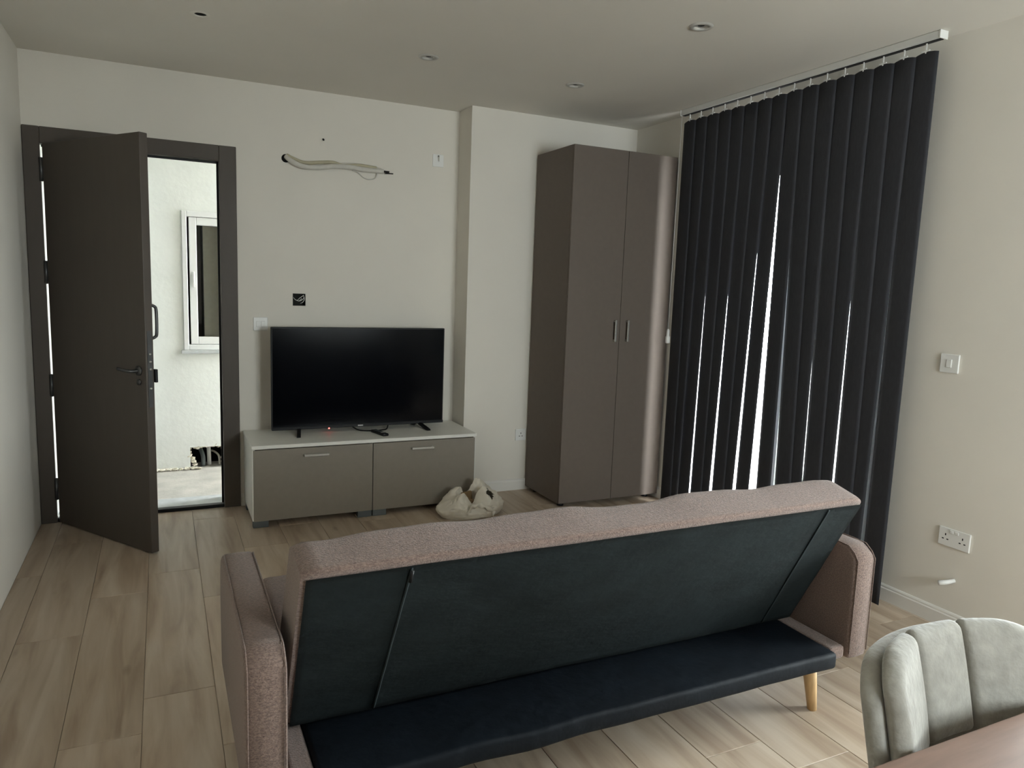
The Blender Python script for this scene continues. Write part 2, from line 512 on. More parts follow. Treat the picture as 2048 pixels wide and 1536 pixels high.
# ----------------------------------------------------------------------------
# windows in the right wall
# ----------------------------------------------------------------------------
def sliding_window(name, y0, y1, z0, z1, nsash=2, opened=False):
    w = thing(name, (XR + 0.1, (y0 + y1) / 2, z0), kind='structure')
    xa, xb = XR + 0.004, XR + 0.084
    f = 0.055
    bm = bmesh.new()
    bm_box(bm, (xa, y0, z0), (xb, y0 + f, z1), 0.004, 1)
    bm_box(bm, (xa, y1 - f, z0), (xb, y1, z1), 0.004, 1)
    bm_box(bm, (xa, y0 + f, z1 - f), (xb, y1 - f, z1), 0.004, 1)
    bm_box(bm, (xa, y0 + f, z0), (xb, y1 - f, z0 + 0.04), 0.004, 1)
    from_bm('window_frame', bm, M_PVC, w)
    ys = [y0 + f + (y1 - y0 - 2 * f) * k / nsash for k in range(nsash + 1)]
    for k in range(nsash):
        a, b = ys[k] - (0.03 if k else 0), ys[k + 1] + (0.03 if k < nsash - 1 else 0)
        sx = XR + 0.016 + 0.032 * (k % 2)
        if opened and k == nsash - 1: a, b = ys[0] + 0.10, ys[0] + 0.10 + (b - a)
        s = 0.065
        bm = bmesh.new()
        zz0, zz1 = z0 + 0.04, z1 - f
        bm_box(bm, (sx, a, zz0), (sx + 0.026, a + s, zz1), 0.003, 1)
        bm_box(bm, (sx, b - s, zz0), (sx + 0.026, b, zz1), 0.003, 1)
        bm_box(bm, (sx, a + s, zz1 - s), (sx + 0.026, b - s, zz1), 0.003, 1)
        bm_box(bm, (sx, a + s, zz0), (sx + 0.026, b - s, zz0 + s), 0.003, 1)
        sash = from_bm('sash', bm, M_PVC, w)
        box('pane', (sx + 0.010, a + s, zz0 + s), (sx + 0.016, b - s, zz1 - s), M_GLASS, sash)
        hy = b - s / 2 if k == 0 else a + s / 2
        box('window_handle', (sx - 0.012, hy - 0.010, z0 + 0.95), (sx - 0.0005, hy + 0.010, z0 + 1.12), M_WHITEPL, sash, 0.004)
    return w
sliding_window('window_1', *WIN1, opened=True)
sliding_window('window_2', *WIN2)
w4 = thing('window_4', ((WIN3[0] + WIN3[1]) / 2, YR - 0.1, WIN3[2]), kind='structure')
bm = bmesh.new()
wa, wb, wc, wd = WIN3; wm = (wa + wb) / 2
for lo, hi in (((wa, YR - 0.14, wc), (wa + 0.06, YR - 0.06, wd)), ((wb - 0.06, YR - 0.14, wc), (wb, YR - 0.06, wd)), ((wa + 0.06, YR - 0.14, wd - 0.06), (wb - 0.06, YR - 0.06, wd)), ((wa + 0.06, YR - 0.14, wc), (wb - 0.06, YR - 0.06, wc + 0.06)), ((wm - 0.04, YR - 0.14, wc + 0.06), (wm + 0.04, YR - 0.06, wd - 0.06))):
    bm_box(bm, lo, hi, 0.004, 1)
from_bm('window_frame', bm, M_PVC, w4)
for a, b in ((wa + 0.06, wm - 0.04), (wm + 0.04, wb - 0.06)):
    box('pane', (a, YR - 0.103, wc + 0.06), (b, YR - 0.097, wd - 0.06), M_GLASS, w4)

# ----------------------------------------------------------------------------
# landing outside the entrance door
# ----------------------------------------------------------------------------
YO = 6.075
S(slab_with_holes('wall_landing', 'Y', (-3.2, 3.6), (0, 2.9), YO, YO + 0.2, [(0.15, 0.80, 0.925, 1.965), (0.175, 0.425, 0.0, 0.165)], M_EXTW))
S(box('floor_landing', (-3.2, YB + 0.2, -0.15), (3.6, YO + 0.2, -0.004), M_CONC))
S(box('ceiling_landing_added', (-1.6, YB + 0.2, 2.75), (2.6, YO + 0.2, 2.9), M_EXTW))  # unseen roof, added to keep sky light off the landing
S(box('wall_landing_left_added', (-1.8, YB + 0.2, 0.0), (-1.6, YO, 2.9), M_EXTW))  # unseen end wall, added to shut out sky light from the left
S(slab_with_holes('wall_landing_right_added', 'X', (YB + 0.2, YO), (0.0, 2.75), 1.35, 1.55, [(5.18, 6.05, 0.35, 2.5)], M_EXTW))  # unseen end wall, added; its opening sets how bright the landing gets
S(box('door_threshold', (-0.655, YB + 0.045, -0.004), (0.405, YB + 0.26, 0.014), M_MARBLE, bev=0.003))
# pipe hole in the landing wall; dark box added behind to block sky light
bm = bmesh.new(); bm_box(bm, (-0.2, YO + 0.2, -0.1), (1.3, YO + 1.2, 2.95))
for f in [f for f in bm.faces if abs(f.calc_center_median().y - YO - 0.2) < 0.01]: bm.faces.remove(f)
S(from_bm('wall_sky_blocker', bm, M_DARK))
rb = random.Random(11)
plaster = []
for i in range(26):
    if i < 13:
        px, pz = 0.165 + 0.26 * (i / 12), 0.165 + rb.uniform(-0.010, 0.012)
    elif i < 19:
        px, pz = 0.172 + rb.uniform(-0.012, 0.012) + 0.05 * max(0, (16 - i) / 4), 0.02 + 0.026 * (i - 13)
    else:
        px, pz = 0.428 + rb.uniform(-0.015, 0.008), 0.01 + 0.026 * (i - 19)
    bm = bmesh.new()
    bmesh.ops.create_icosphere(bm, subdivisions=1, radius=rb.uniform(0.012, 0.024), matrix=Matrix.Translation((px, YO + 0.03, max(pz, 0.012))) @ Matrix.Diagonal((1.2, 1.6, 0.8, 1)))
    for v in bm.verts: v.co += Vector((rb.uniform(-1, 1), rb.uniform(-1, 1), rb.uniform(-1, 1))) * 0.004
    plaster.append(bm)
rub = bmesh.new()
for bm in plaster:
    me = bpy.data.meshes.new('tmp'); bm.to_mesh(me); bm.free(); rub.from_mesh(me); bpy.data.meshes.remove(me)
tag(from_bm('plaster_rubble', rub, M_PLASTER, None, origin=(0.30, YO + 0.03, 0.0)), 'broken plaster edge around the pipe hole in the landing wall', 'rubble', kind='stuff')
deb = bmesh.new()
for i in range(90):
    px = rb.uniform(-0.15, 0.24); s = rb.uniform(0.004, 0.014)
    bmesh.ops.create_icosphere(deb, subdivisions=1, radius=s, matrix=Matrix.Translation((px, YO - rb.uniform(0.005, 0.05), s * 0.6)) @ Matrix.Diagonal((1.3, 1, 0.7, 1)))
tag(from_bm('plaster_debris', deb, M_PLASTER, None, origin=(0.05, YO - 0.03, 0)), 'loose plaster crumbs along the foot of the landing wall', 'rubble', kind='stuff')
tag(tube('white_pipe', [(0.315, YO + 0.085, 0.0), (0.313, YO + 0.085, 0.10), (0.310, YO + 0.085, 0.19)], 0.015, M_WHITEPL, None, 12, origin=(0.315, YO + 0.035, 0)), 'white upright plastic pipe in the broken wall hole outside the door', 'pipe')
tag(tube('grey_conduit', smooth_path([(0.39, YO + 0.06, 0.0), (0.385, YO + 0.07, 0.07), (0.355, YO + 0.10, 0.10), (0.33, YO + 0.15, 0.10)]), 0.008, M_CONC, None, 8, origin=(0.39, YO + 0.06, 0)), 'thin grey curved conduit beside the white pipe outside the door', 'pipe')
tag(tube('dark_conduit', smooth_path([(0.270, YO + 0.06, 0.0), (0.268, YO + 0.06, 0.08), (0.25, YO + 0.10, 0.13), (0.24, YO + 0.17, 0.14)]), 0.016, M_FOOT, None, 8, origin=(0.27, YO + 0.06, 0)), 'dark corrugated conduit left of the white pipe outside the door', 'pipe')

w3 = thing('window_3', (0.475, YO, 0.925), kind='structure')
bm = bmesh.new()
ya, yb = YO - 0.012, YO + 0.08
bm_box(bm, (0.15, ya, 0.925), (0.185, yb, 1.965), 0.003, 1); bm_box(bm, (0.765, ya, 0.925), (0.80, yb, 1.965), 0.003, 1)
bm_box(bm, (0.185, ya, 1.925), (0.765, yb, 1.965), 0.003, 1); bm_box(bm, (0.185, ya, 0.925), (0.765, yb, 0.965), 0.003, 1)
from_bm('window_frame', bm, M_PVC, w3)
bm = bmesh.new()
ya, yb = YO + 0.004, YO + 0.05
s0, s1 = 0.200, 0.470
bm_box(bm, (s0, ya, 0.968), (s0 + 0.052, yb, 1.922), 0.003, 1); bm_box(bm, (s1 - 0.052, ya, 0.968), (s1, yb, 1.922), 0.003, 1)
bm_box(bm, (s0 + 0.052, ya, 1.865), (s1 - 0.052, yb, 1.922), 0.003, 1); bm_box(bm, (s0 + 0.052, ya, 0.968), (s1 - 0.052, yb, 1.025), 0.003, 1)
sash = from_bm('sash', bm, M_PVC, w3)
box('pane', (s0 + 0.052, ya + 0.02, 1.025), (s1 - 0.052, ya + 0.026, 1.865), M_GLASS, sash)
box('window_handle', (s0 + 0.018, ya - 0.012, 1.40), (s0 + 0.034, ya - 0.0005, 1.52), M_WHITEPL, sash, 0.004)
bm = bmesh.new()
bm_box(bm, (0.475, ya + 0.015, 0.968), (0.76, yb, 1.922), 0.003, 1)
from_bm('sash', bm, M_PVC, w3)
box('sill', (0.13, YO - 0.035, 0.900), (0.82, YO + 0.1, 0.9245), M_MARBLE, w3, 0.003)
tag(box('curtain', (0.300, YO + 0.085, 0.97), (0.46, YO + 0.10, 1.92), M_CURT, None, origin=(0.38, YO + 0.09, 0.97)), 'beige curtain edge behind the white landing window', 'curtain')

# ----------------------------------------------------------------------------
# entrance door
# ----------------------------------------------------------------------------
d = thing('door_1', (-0.12, YB, 0), kind='structure')
ox0, ox1, oz = -0.672, 0.440, 2.285     # casing outside
ix0, ix1, iz = -0.590, 0.341, 2.194     # clear opening
bm = bmesh.new()
bm_box(bm, (ox0, YB - 0.016, 0), (ix0, YB - 0.0005, oz), 0.003, 1)
bm_box(bm, (ix1, YB - 0.016, 0), (ox1, YB - 0.0005, oz), 0.003, 1)
bm_box(bm, (ix0, YB - 0.016, iz), (ix1, YB - 0.0005, oz), 0.003, 1)
casing = from_bm('casing', bm, M_DOOR, d)
bm = bmesh.new()
bm_box(bm, (-0.650, YB, 0), (-0.606, YB + 0.055, 2.25)); bm_box(bm, (ix1, YB, 0), (0.400, YB + 0.055, 2.25)); bm_box(bm, (-0.606, YB, iz), (ix1, YB + 0.055, 2.25))
from_bm('jamb', bm, M_DOOR, d)
bm = bmesh.new()
bm_box(bm, (ix1 - 0.012, YB + 0.046, 0.0), (ix1 - 0.0002, YB + 0.056, iz)); bm_box(bm, (ix0, YB + 0.046, iz - 0.012), (ix1, YB + 0.056, iz - 0.0002))
from_bm('gasket', bm, M_BLACK, d)
box('threshold_strip', (ix0, YB - 0.006, 0.0), (ix1, YB + 0.044, 0.022), M_BLACK, d, 0.004)
bm = bmesh.new()
bm_box(bm, (0.341, YB + 0.057, 0.015), (0.402, YB + 0.199, 2.25)); bm_box(bm, (-0.652, YB + 0.057, 0.015), (-0.600, YB + 0.199, 2.25)); bm_box(bm, (-0.600, YB + 0.057, 2.20), (0.341, YB + 0.199, 2.25))
from_bm('outer_reveal', bm, M_EXTW, d)
# leaf, opened into the room
Hx, Hy = -0.5790, 4.942
ang = math.atan2(4.205 - Hy, -0.078 - Hx)
uu = Vector((math.cos(ang), math.sin(ang), 0)); nn = Vector((-uu.y, uu.x, 0))
if nn.x < 0: nn = -nn                                  # away from the camera side face
LEN, TH = 0.890, 0.044
def LP(s, t, z): return Vector((Hx, Hy, 0)) + uu * s + nn * t + Vector((0, 0, z))
def leaf_box(name, s0, s1, t0, t1, z0, z1, material, parent, bev=0.0):
    bm = bmesh.new()
    bm_box(bm, (s0, t0, z0), (s1, t1, z1), bev, 2)
    R = Matrix(((uu.x, nn.x, 0, Hx), (uu.y, nn.y, 0, Hy), (0, 0, 1, 0), (0, 0, 0, 1)))
    bm.transform(R)
    return from_bm(name, bm, material, parent)
leaf = leaf_box('door_leaf', 0, LEN, 0, TH, 0.008, 2.192, M_DOOR, d, 0.003)
for z in (0.21, 0.83, 1.48, 2.05):
    bm = bmesh.new()
    bm_tube(bm, [(-0.5865, YB - 0.022, z - 0.065), (-0.5865, YB - 0.022, z + 0.065)], 0.009, 10)
    from_bm('hinge', bm, M_STEEL, leaf, True)
# hardware on the free edge and the faces
leaf_box('lock_plate', LEN - 0.001, LEN + 0.002, 0.010, 0.034, 0.80, 1.20, M_STEEL, leaf)
for z in (0.90, 1.00, 1.04, 1.08):
    bm = bmesh.new(); bm_tube(bm, [LP(LEN, 0.022, z), LP(LEN + 0.008, 0.022, z)], 0.006, 10)
    from_bm('bolt', bm, M_ALU, leaf, True)
leaf_box('latch_case', LEN - 0.012, LEN + 0.016, TH - 0.002, TH + 0.012, 0.93, 1.00, M_BLACK, leaf, 0.003)
bm = bmesh.new(); bm_tube(bm, [LP(LEN - 0.06, 0, 0.99), LP(LEN - 0.06, -0.008, 0.99)], 0.026, 18); from_bm('rosette', bm, M_STEEL, leaf, True)
bm = bmesh.new(); bm_tube(bm, smooth_path([LP(LEN - 0.06, -0.006, 0.99), LP(LEN - 0.06, -0.045, 0.99), LP(LEN - 0.075, -0.055, 0.992), LP(LEN - 0.16, -0.055, 0.996)], 5), 0.009, 10); from_bm('lever_handle', bm, M_STEEL, leaf, True)
bm = bmesh.new(); bm_tube(bm, [LP(LEN - 0.06, 0, 0.93), LP(LEN - 0.06, -0.007, 0.93)], 0.016, 16); from_bm('key_rosette', bm, M_STEEL, leaf, True)
bm = bmesh.new(); bm_tube(bm, smooth_path([LP(LEN - 0.03, TH - 0.002, 1.335), LP(LEN - 0.028, TH + 0.03, 1.325), LP(LEN - 0.022, TH + 0.036, 1.30), LP(LEN - 0.022, TH + 0.036, 1.19), LP(LEN - 0.028, TH + 0.03, 1.165), LP(LEN - 0.03, TH - 0.002, 1.155)], 5), 0.008, 10); from_bm('pull_handle', bm, M_STEEL, leaf, True)

# ----------------------------------------------------------------------------
# TV cabinets + worktop
# ----------------------------------------------------------------------------
CX0, CX1, CXM = 0.462, 1.893, 1.189
CY0, CY1 = 4.459, 4.940
def tv_unit(x0, x1, label, hx0, hx1, white_side):
    t = thing('tv_cabinet', ((x0 + x1) / 2, (CY0 + CY1) / 2, 0), label, 'cabinet', 'low television cabinets')
    bm = bmesh.new()
    bm_box(bm, (x0, CY0 + (0.002 if white_side < 0 else 0.019), 0.045), (x0 + 0.016, CY1, 0.4825)); bm_box(bm, (x1 - 0.016, CY0 + (0.002 if white_side > 0 else 0.019), 0.045), (x1, CY1, 0.4825))
    bm_box(bm, (x0 + 0.016, CY0 + 0.022, 0.045), (x1 - 0.016, CY1, 0.061)); bm_box(bm, (x0 + 0.016, CY1 - 0.01, 0.061), (x1 - 0.016, CY1, 0.4825))
    from_bm('carcass', bm, M_WHITELAM, t)
    dx0 = x0 + (0.006 if white_side < 0 else 0.0015); dx1 = x1 - (0.006 if white_side > 0 else 0.0015)
    dr = box('flap_door', (dx0, CY0 - 0.001, 0.042), (dx1, CY0 + 0.017, 0.478), M_TAUPE_LIT, t, 0.001, 1)
    # strap handle on two posts
    bm = bmesh.new()
    bm_box(bm, (hx0, CY0 - 0.026, 0.426), (hx1, CY0 - 0.018, 0.440), 0.002, 1)
    bm_box(bm, (hx0, CY0 - 0.020, 0.428), (hx0 + 0.010, CY0 - 0.0005, 0.438)); bm_box(bm, (hx1 - 0.010, CY0 - 0.020, 0.428), (hx1, CY0 - 0.0005, 0.438))
    from_bm('handle', bm, M_ALU, dr)
    for fx in (x0 + 0.002, x1 - 0.092):
        for fy in (CY0 + 0.006, CY1 - 0.10):
            box('foot', (fx, fy, 0.0), (fx + 0.09, fy + 0.05, 0.0445), M_FOOT, t, 0.004)
tv_unit(CX0, CXM - 0.0008, 'taupe flap-door cabinet under the television, beside the entrance door', 0.760, 0.910, -1)
tv_unit(CXM + 0.0008, CX1, 'taupe flap-door cabinet under the television, next to the pillar and bag', 1.440, 1.590, 1)
wt = tag(box('worktop', (CX0 - 0.004, CY0 - 0.004, 0.4835), (CX1 + 0.004, CY1 + 0.012, 0.5055), M_WHITELAM, None, 0.002, 1, origin=((CX0 + CX1) / 2, (CY0 + CY1) / 2, 0.4835)), 'long white top board across the two low cabinets', 'worktop')

# television
tv = thing('television', (1.187, 4.77, 0.5055), 'black flat-screen television standing on the white cabinet top', 'television')
TX0, TX1, TZ0, TZ1, TY = 0.612, 1.762, 0.533, 1.191, 4.755
box('casing', (TX0, TY, TZ0), (TX1, TY + 0.030, TZ1), M_BLACK, tv, 0.004)
box('rear_housing', (TX0 + 0.15, TY + 0.030, TZ0 + 0.02), (TX1 - 0.15, TY + 0.075, TZ0 + 0.40), M_BLACK, tv, 0.012)
box('screen', (TX0 + 0.008, TY - 0.0012, TZ0 + 0.020), (TX1 - 0.008, TY + 0.002, TZ1 - 0.008), M_GLOSSBLK, tv)
bm = bmesh.new()
bm_box(bm, (TX0, TY - 0.006, TZ0), (TX1, TY + 0.002, TZ0 + 0.018), 0.002, 1)
from_bm('lower_bezel', bm, M_BLACK, tv)
for lx, sx in ((0.785, -1), (1.590, 1)):
    for _ in (0,):
        poly = [(4.775, 0.545), (4.800, 0.545), (4.875, 0.5065), (4.850, 0.5065), (4.787, 0.533), (4.650, 0.5065), (4.622, 0.5065), (4.632, 0.517)]
        bm = bmesh.new()
        v0 = [bm.verts.new((lx - 0.012 + sx * (4.78 - y) * 0.17, y, z)) for y, z in poly]
        v1 = [bm.verts.new((lx + 0.012 + sx * (4.78 - y) * 0.17, y, z)) for y, z in poly]
        n = len(poly); bm.faces.new(v0); bm.faces.new(v1[::-1])
        for i in range(n): bm.faces.new((v0[i], v0[(i + 1) % n], v1[(i + 1) % n], v1[i]))
        from_bm('leg', bm, M_BLACK, tv)
bm = bmesh.new(); bmesh.ops.create_icosphere(bm, subdivisions=2, radius=0.0055, matrix=Matrix.Translation((0.972, TY - 0.004, TZ0 - 0.001)))
tag(from_bm('standby_light', bm, M_RED, tv, True), 'glowing red standby light')
box('maker_badge', (1.162, TY - 0.0075, TZ0 + 0.006), (1.196, TY - 0.0055, TZ0 + 0.012), M_ALU, tv)

# remote + cable on the cabinet top
rc = thing('remote_control', (1.270, 4.60, 0.5055), 'small black remote control lying on the white cabinet top', 'remote control')
ra = math.atan2(4.52 - 4.70, 1.292 - 1.248)
RM = Matrix.Translation((1.270, 4.605, 0.5055)) @ Matrix.Rotation(ra, 4, 'Z')
bm = bmesh.new(); bm_box(bm, (-0.085, -0.021, 0.0004), (0.085, 0.021, 0.018), 0.006, 3); bm.transform(RM); from_bm('body', bm, M_BLACK, rc, True)
for i in range(4):
    for j in range(3):
        bm = bmesh.new(); bm_box(bm, (-0.06 + i * 0.022, -0.014 + j * 0.011, 0.0175), (-0.048 + i * 0.022, -0.008 + j * 0.011, 0.0195), 0.001, 1); bm.transform(RM); from_bm('button', bm, M_FOOT, rc)
bm = bmesh.new(); bm_box(bm, (0.03, -0.012, 0.0175), (0.05, 0.012, 0.0188), 0.001, 1); bm.transform(RM); from_bm('label_patch', bm, M_ALU, rc)
tag(tube('power_cable', smooth_path([(1.13, 4.79, 0.53), (1.17, 4.74, 0.5105), (1.245, 4.70, 0.5105), (1.31, 4.705, 0.5105), (1.355, 4.74, 0.5105), (1.385, 4.81, 0.53)], 6), 0.0045, M_BLACK, None, 8, origin=(1.25, 4.72, 0.5055)), 'thin black cable curling out under the television onto the cabinet', 'cable')

# ----------------------------------------------------------------------------
# wardrobe
# ----------------------------------------------------------------------------
WX0, WX1, WXM, WY0, WY1, WZ = 2.413, 3.232, 2.831, 4.208, 4.722, 2.413
w = thing('wardrobe', ((WX0 + WX1) / 2, (WY0 + WY1) / 2, 0), 'tall taupe two-door wardrobe against the wall beside the blind', 'wardrobe')
bm = bmesh.new()
yb0 = WY0 + 0.0195
bm_box(bm, (WX0, yb0, 0.03), (WX0 + 0.018, WY1, WZ)); bm_box(bm, (WX1 - 0.018, yb0, 0.03), (WX1, WY1, WZ))
bm_box(bm, (WX0 + 0.018, yb0, WZ - 0.018), (WX1 - 0.018, WY1, WZ)); bm_box(bm, (WX0 + 0.018, yb0, 0.03), (WX1 - 0.018, WY1, 0.06))
bm_box(bm, (WX0 + 0.018, WY1 - 0.008, 0.06), (WX1 - 0.018, WY1, WZ - 0.018))
from_bm('carcass', bm, M_TAUPE_SHADED, w)
for a, b, hx in ((WX0, WXM - 0.0015, 2.785), (WXM + 0.0015, WX1, 2.886)):
    dr = box('door', (a, WY0, 0.035), (b, WY0 + 0.018, WZ), M_TAUPE_SHADED, w, 0.001, 1)
    bm = bmesh.new()
    bm_box(bm, (hx - 0.007, WY0 - 0.028, 1.146), (hx + 0.007, WY0 - 0.020, 1.293), 0.002, 1)
    bm_box(bm, (hx - 0.005, WY0 - 0.022, 1.150), (hx + 0.005, WY0 - 0.0004, 1.160)); bm_box(bm, (hx - 0.005, WY0 - 0.022, 1.279), (hx + 0.005, WY0 - 0.0004, 1.289))
    from_bm('handle', bm, M_ALU, dr)
for fx in (WX0 + 0.03, WX1 - 0.08):
    for fy in (WY0 + 0.05, WY1 - 0.10):
        lathe('foot', [(0.024, 0.0), (0.024, 0.012), (0.018, 0.0295)], (fx + 0.025, fy + 0.025, 0), M_BLACK, w, seg=14)

# ----------------------------------------------------------------------------
# vertical blind
# ----------------------------------------------------------------------------
BX, BY1, NS, PITCH_S, SW = 3.150, 4.055, 16, 0.1100, 0.127
bl = thing('vertical_blind', (BX, (BY1 + BY1 - NS * PITCH_S) / 2, 0), 'charcoal vertical blind drawn across the tall window', 'blind')
ry0, ry1 = BY1 - NS * PITCH_S - 0.02, BY1 + 0.015
bm = bmesh.new()
bm_box(bm, (BX - 0.024, ry0, 2.652), (BX + 0.024, ry1, H - 0.001), 0.003, 1)
rail = from_bm('headrail', bm, M_RAIL, bl)
box('rail_slot', (BX - 0.012, ry0 + 0.004, 2.6490), (BX + 0.012, ry1 - 0.004, 2.6518), M_BLACK, rail)
for yy in (ry0 - 0.004, ry1):
    box('end_cap', (BX - 0.026, yy, 2.650), (BX + 0.026, yy + 0.004, H - 0.001), M_WHITEPL, rail)
ZT = 2.612
gaps = {2: (0.002, 1.2), 3: (0.012, 1.60), 5: (0.019, 1.55), 7: (0.021, 1.80), 8: (0.050, 2.28), 9: (0.030, 1.75), 11: (0.010, 1.25), 13: (0.015, 1.55), 15: (0.020, 1.70)}
NZ = 16
def slat_angle(i, low):
    return math.radians(3.0 + low * (3.0 + TW[i]) + (3.0 * low if i in (7, 8) else 0.0))
TW = [random.Random(100 + i).uniform(-1.0, 1.0) for i in range(NS)]
def slat_state(z):
    """centre y of every slat at height z. Slits open towards the foot where slats hang unevenly; the rest overlap more."""
    base = [BY1 - PITCH_S * (i + 0.5) for i in range(NS)]
    low = 1 - z / ZT
    sp, free = {}, []
    for k in range(1, NS):
        y = base[k] + PITCH_S / 2
        n_ = math.hypot(BX, y); dx, dy = BX / n_, y / n_
        th = 0.5 * (slat_angle(k - 1, low) + slat_angle(k, low))
        if k in gaps:
            g, z0 = gaps[k]
            gg = g * (1 - z / z0)
            want = (gg - dy * SW * math.sin(th)) / dx + SW * math.cos(th)
            t = max(0.0, min(1.0, (2.55 - z) / 0.5))
            sp[k] = PITCH_S + (max(want, PITCH_S * 0.85) - PITCH_S) * t if gg < 0 else PITCH_S * (1 - t) + want * t
        else:
            free.append(k)
    rest = (PITCH_S * (NS - 1) - sum(sp.values())) / len(free)
    out = [base[0]]
    for k in range(1, NS):
        out.append(out[-1] - (sp[k] if k in sp else rest))
    return out
states = [slat_state(ZT * j / NZ) for j in range(NZ + 1)]
srng = random.Random(5)
for i in range(NS):
    bm = bmesh.new()
    NU = 6
    front, back = [], []
    for j in range(NZ + 1):
        z = ZT * j / NZ
        low = 1 - j / NZ
        th = slat_angle(i, low)
        rowf, rowb = [], []
        for k in range(NU + 1):
            s = (k / NU - 0.5)
            cx = 0.004 * math.cos(math.pi * s) - 0.002
            dx = s * SW * math.sin(th) - cx * math.cos(th)
            dy = s * SW * math.cos(th)
            zz = z + 0.008 if j == 0 else z
            if j == NZ: zz = z - 0.010 * (2 * s) ** 2
            rowf.append(bm.verts.new((BX + dx - 0.0005, states[j][i] + dy, zz)))
            rowb.append(bm.verts.new((BX + dx + 0.0005, states[j][i] + dy, zz)))
        front.append(rowf); back.append(rowb)
    for j in range(NZ):
        for k in range(NU):
            bm.faces.new((front[j][k], front[j][k + 1], front[j + 1][k + 1], front[j + 1][k]))
            bm.faces.new((back[j][k], back[j + 1][k], back[j + 1][k + 1], back[j][k + 1]))
    for j in range(NZ):
        for k in (0, NU):
            bm.faces.new((front[j][k], front[j + 1][k], back[j + 1][k], back[j][k]))
    for k in range(NU):
        for j in (0, NZ):
            bm.faces.new((front[j][k], front[j][k + 1], back[j][k + 1], back[j][k]))
    sl = from_bm('slat', bm, M_SLAT, bl, True)
    y = states[NZ][i]
    bm = bmesh.new()
    bm_box(bm, (BX - 0.004, y - 0.003, 2.606), (BX + 0.000, y + 0.003, 2.651))
    bm_box(bm, (BX - 0.006, y - 0.020, 2.6135), (BX - 0.001, y + 0.020, 2.6185))
    from_bm('hanger_clip', bm, M_WHITEPL, sl)
cx, cy = BX - 0.02, BY1 + 0.005
tube('cord', [(cx, cy, 2.65), (cx - 0.002, cy, 1.9), (cx, cy + 0.002, 1.24)], 0.0016, M_WHITEPL, bl, 6)
lathe('cord_weight', [(0.004, 0.095), (0.010, 0.085), (0.011, 0.045), (0.016, 0.042), (0.017, 0.0), (0.012, -0.004)], (cx, cy + 0.002, 1.15), M_WHITEPL, bl, seg=14)

# ----------------------------------------------------------------------------
# ceiling downlights
# ----------------------------------------------------------------------------
dl_labels = ['ceiling downlight with an empty dark hole, nearest the entrance door', 'recessed ceiling downlight in front of the wall above the television', 'recessed ceiling downlight in front of the wardrobe', 'recessed ceiling downlight nearest the camera, in front of the blind rail']
M_TRIM = mat('satin_trim', (0.50, 0.49, 0.46), 0.4, var=0.02, scale=20)
RING = [(0.0300, 0.020), (0.0300, -0.002), (0.034, -0.006), (0.050, -0.0055), (0.0555, -0.0005)]
proto = None
for i, (x, y) in enumerate(LIGHTS):
    if i == 0:                        # this fitting has no lamp in it yet
        t = thing('downlight', (x, y, H), dl_labels[i], 'downlight', 'recessed ceiling downlights')
        lathe('trim_ring', [(0.0265, 0.10), (0.0265, -0.001), (0.030, -0.003), (0.043, -0.003), (0.046, -0.0005)], (x, y, H), M_CEIL, t, seg=28, caps=(False, False))
        lathe('housing', [(0.004, 0.06), (0.0262, 0.06), (0.0262, 0.002), (0.0252, 0.002), (0.0252, 0.058), (0.004, 0.058)], (x, y, H), M_DARK, t, seg=24, caps=(False, False))
    elif proto is None:
        t = thing('downlight', (x, y, H), dl_labels[i], 'downlight', 'recessed ceiling downlights')
        lathe('trim_ring', RING, (x, y, H), M_TRIM, t, seg=28, caps=(False, False))
        lathe('lamp', [(0.004, 0.0045), (0.022, 0.0045), (0.0292, 0.002), (0.0292, 0.03)], (x, y, H), M_BULB, t, seg=24, caps=(True, True))
        lathe('lamp_lens', [(0.003, 0.0028), (0.0150, 0.0028), (0.0150, 0.0044)], (x, y, H), M_DARK, t, seg=20)
        proto = t
    else:
        t = proto.copy(); COL.objects.link(t); t.location = (x, y, H); t['label'] = dl_labels[i]
        for ch in proto.children:
            c = ch.copy(); COL.objects.link(c); c.parent = t

# ----------------------------------------------------------------------------
# wall fittings
# ----------------------------------------------------------------------------
def plate_on(name, axis, pos, a, z, wa, wz, label, cat, rockers=0, pins=(), th=0.009):
    """axis 'Y': on a wall facing -Y at y=pos, a = x centre. axis 'X': on the right wall facing -X at x=pos, a = y centre."""
    def B(lo_a, hi_a, d0, d1, z0, z1):
        return ((lo_a, pos - d1, z0), (hi_a, pos - d0, z1)) if axis == 'Y' else ((pos - d1, lo_a, z0), (pos - d0, hi_a, z1))
    loc = (a, pos, z - wz / 2) if axis == 'Y' else (pos, a, z - wz / 2)
    t = thing(name, loc, label, cat)
    box('face_plate', *B(a - wa / 2, a + wa / 2, 0.0004, th, z - wz / 2, z + wz / 2), M_WHITEPL, t, 0.003)
    for r in range(rockers):
        rc_ = a + (r - (rockers - 1) / 2) * 0.030
        box('rocker', *B(rc_ - 0.0115, rc_ + 0.0115, th - 0.001, th + 0.004, z - 0.019, z + 0.019), M_WHITEPL, t, 0.002)
    sgn = 1 if axis == 'Y' else -1
    for pa in pins:
        for (da, dz, wa_, wz_) in ((0, 0.011, 0.005, 0.010), (-0.011, -0.010, 0.009, 0.005), (0.011, -0.010, 0.009, 0.005)):
            box('socket_slot', *B(a + pa + da * sgn - wa_ / 2, a + pa + da * sgn + wa_ / 2, th - 0.001, th + 0.0004, z + dz - wz_ / 2, z + dz + wz_ / 2), M_BLACK, t)
    return t
plate_on('light_switch', 'Y', YB, 0.575, 1.197, 0.088, 0.086, 'white double rocker switch on the wall beside the television', 'switch', 2)
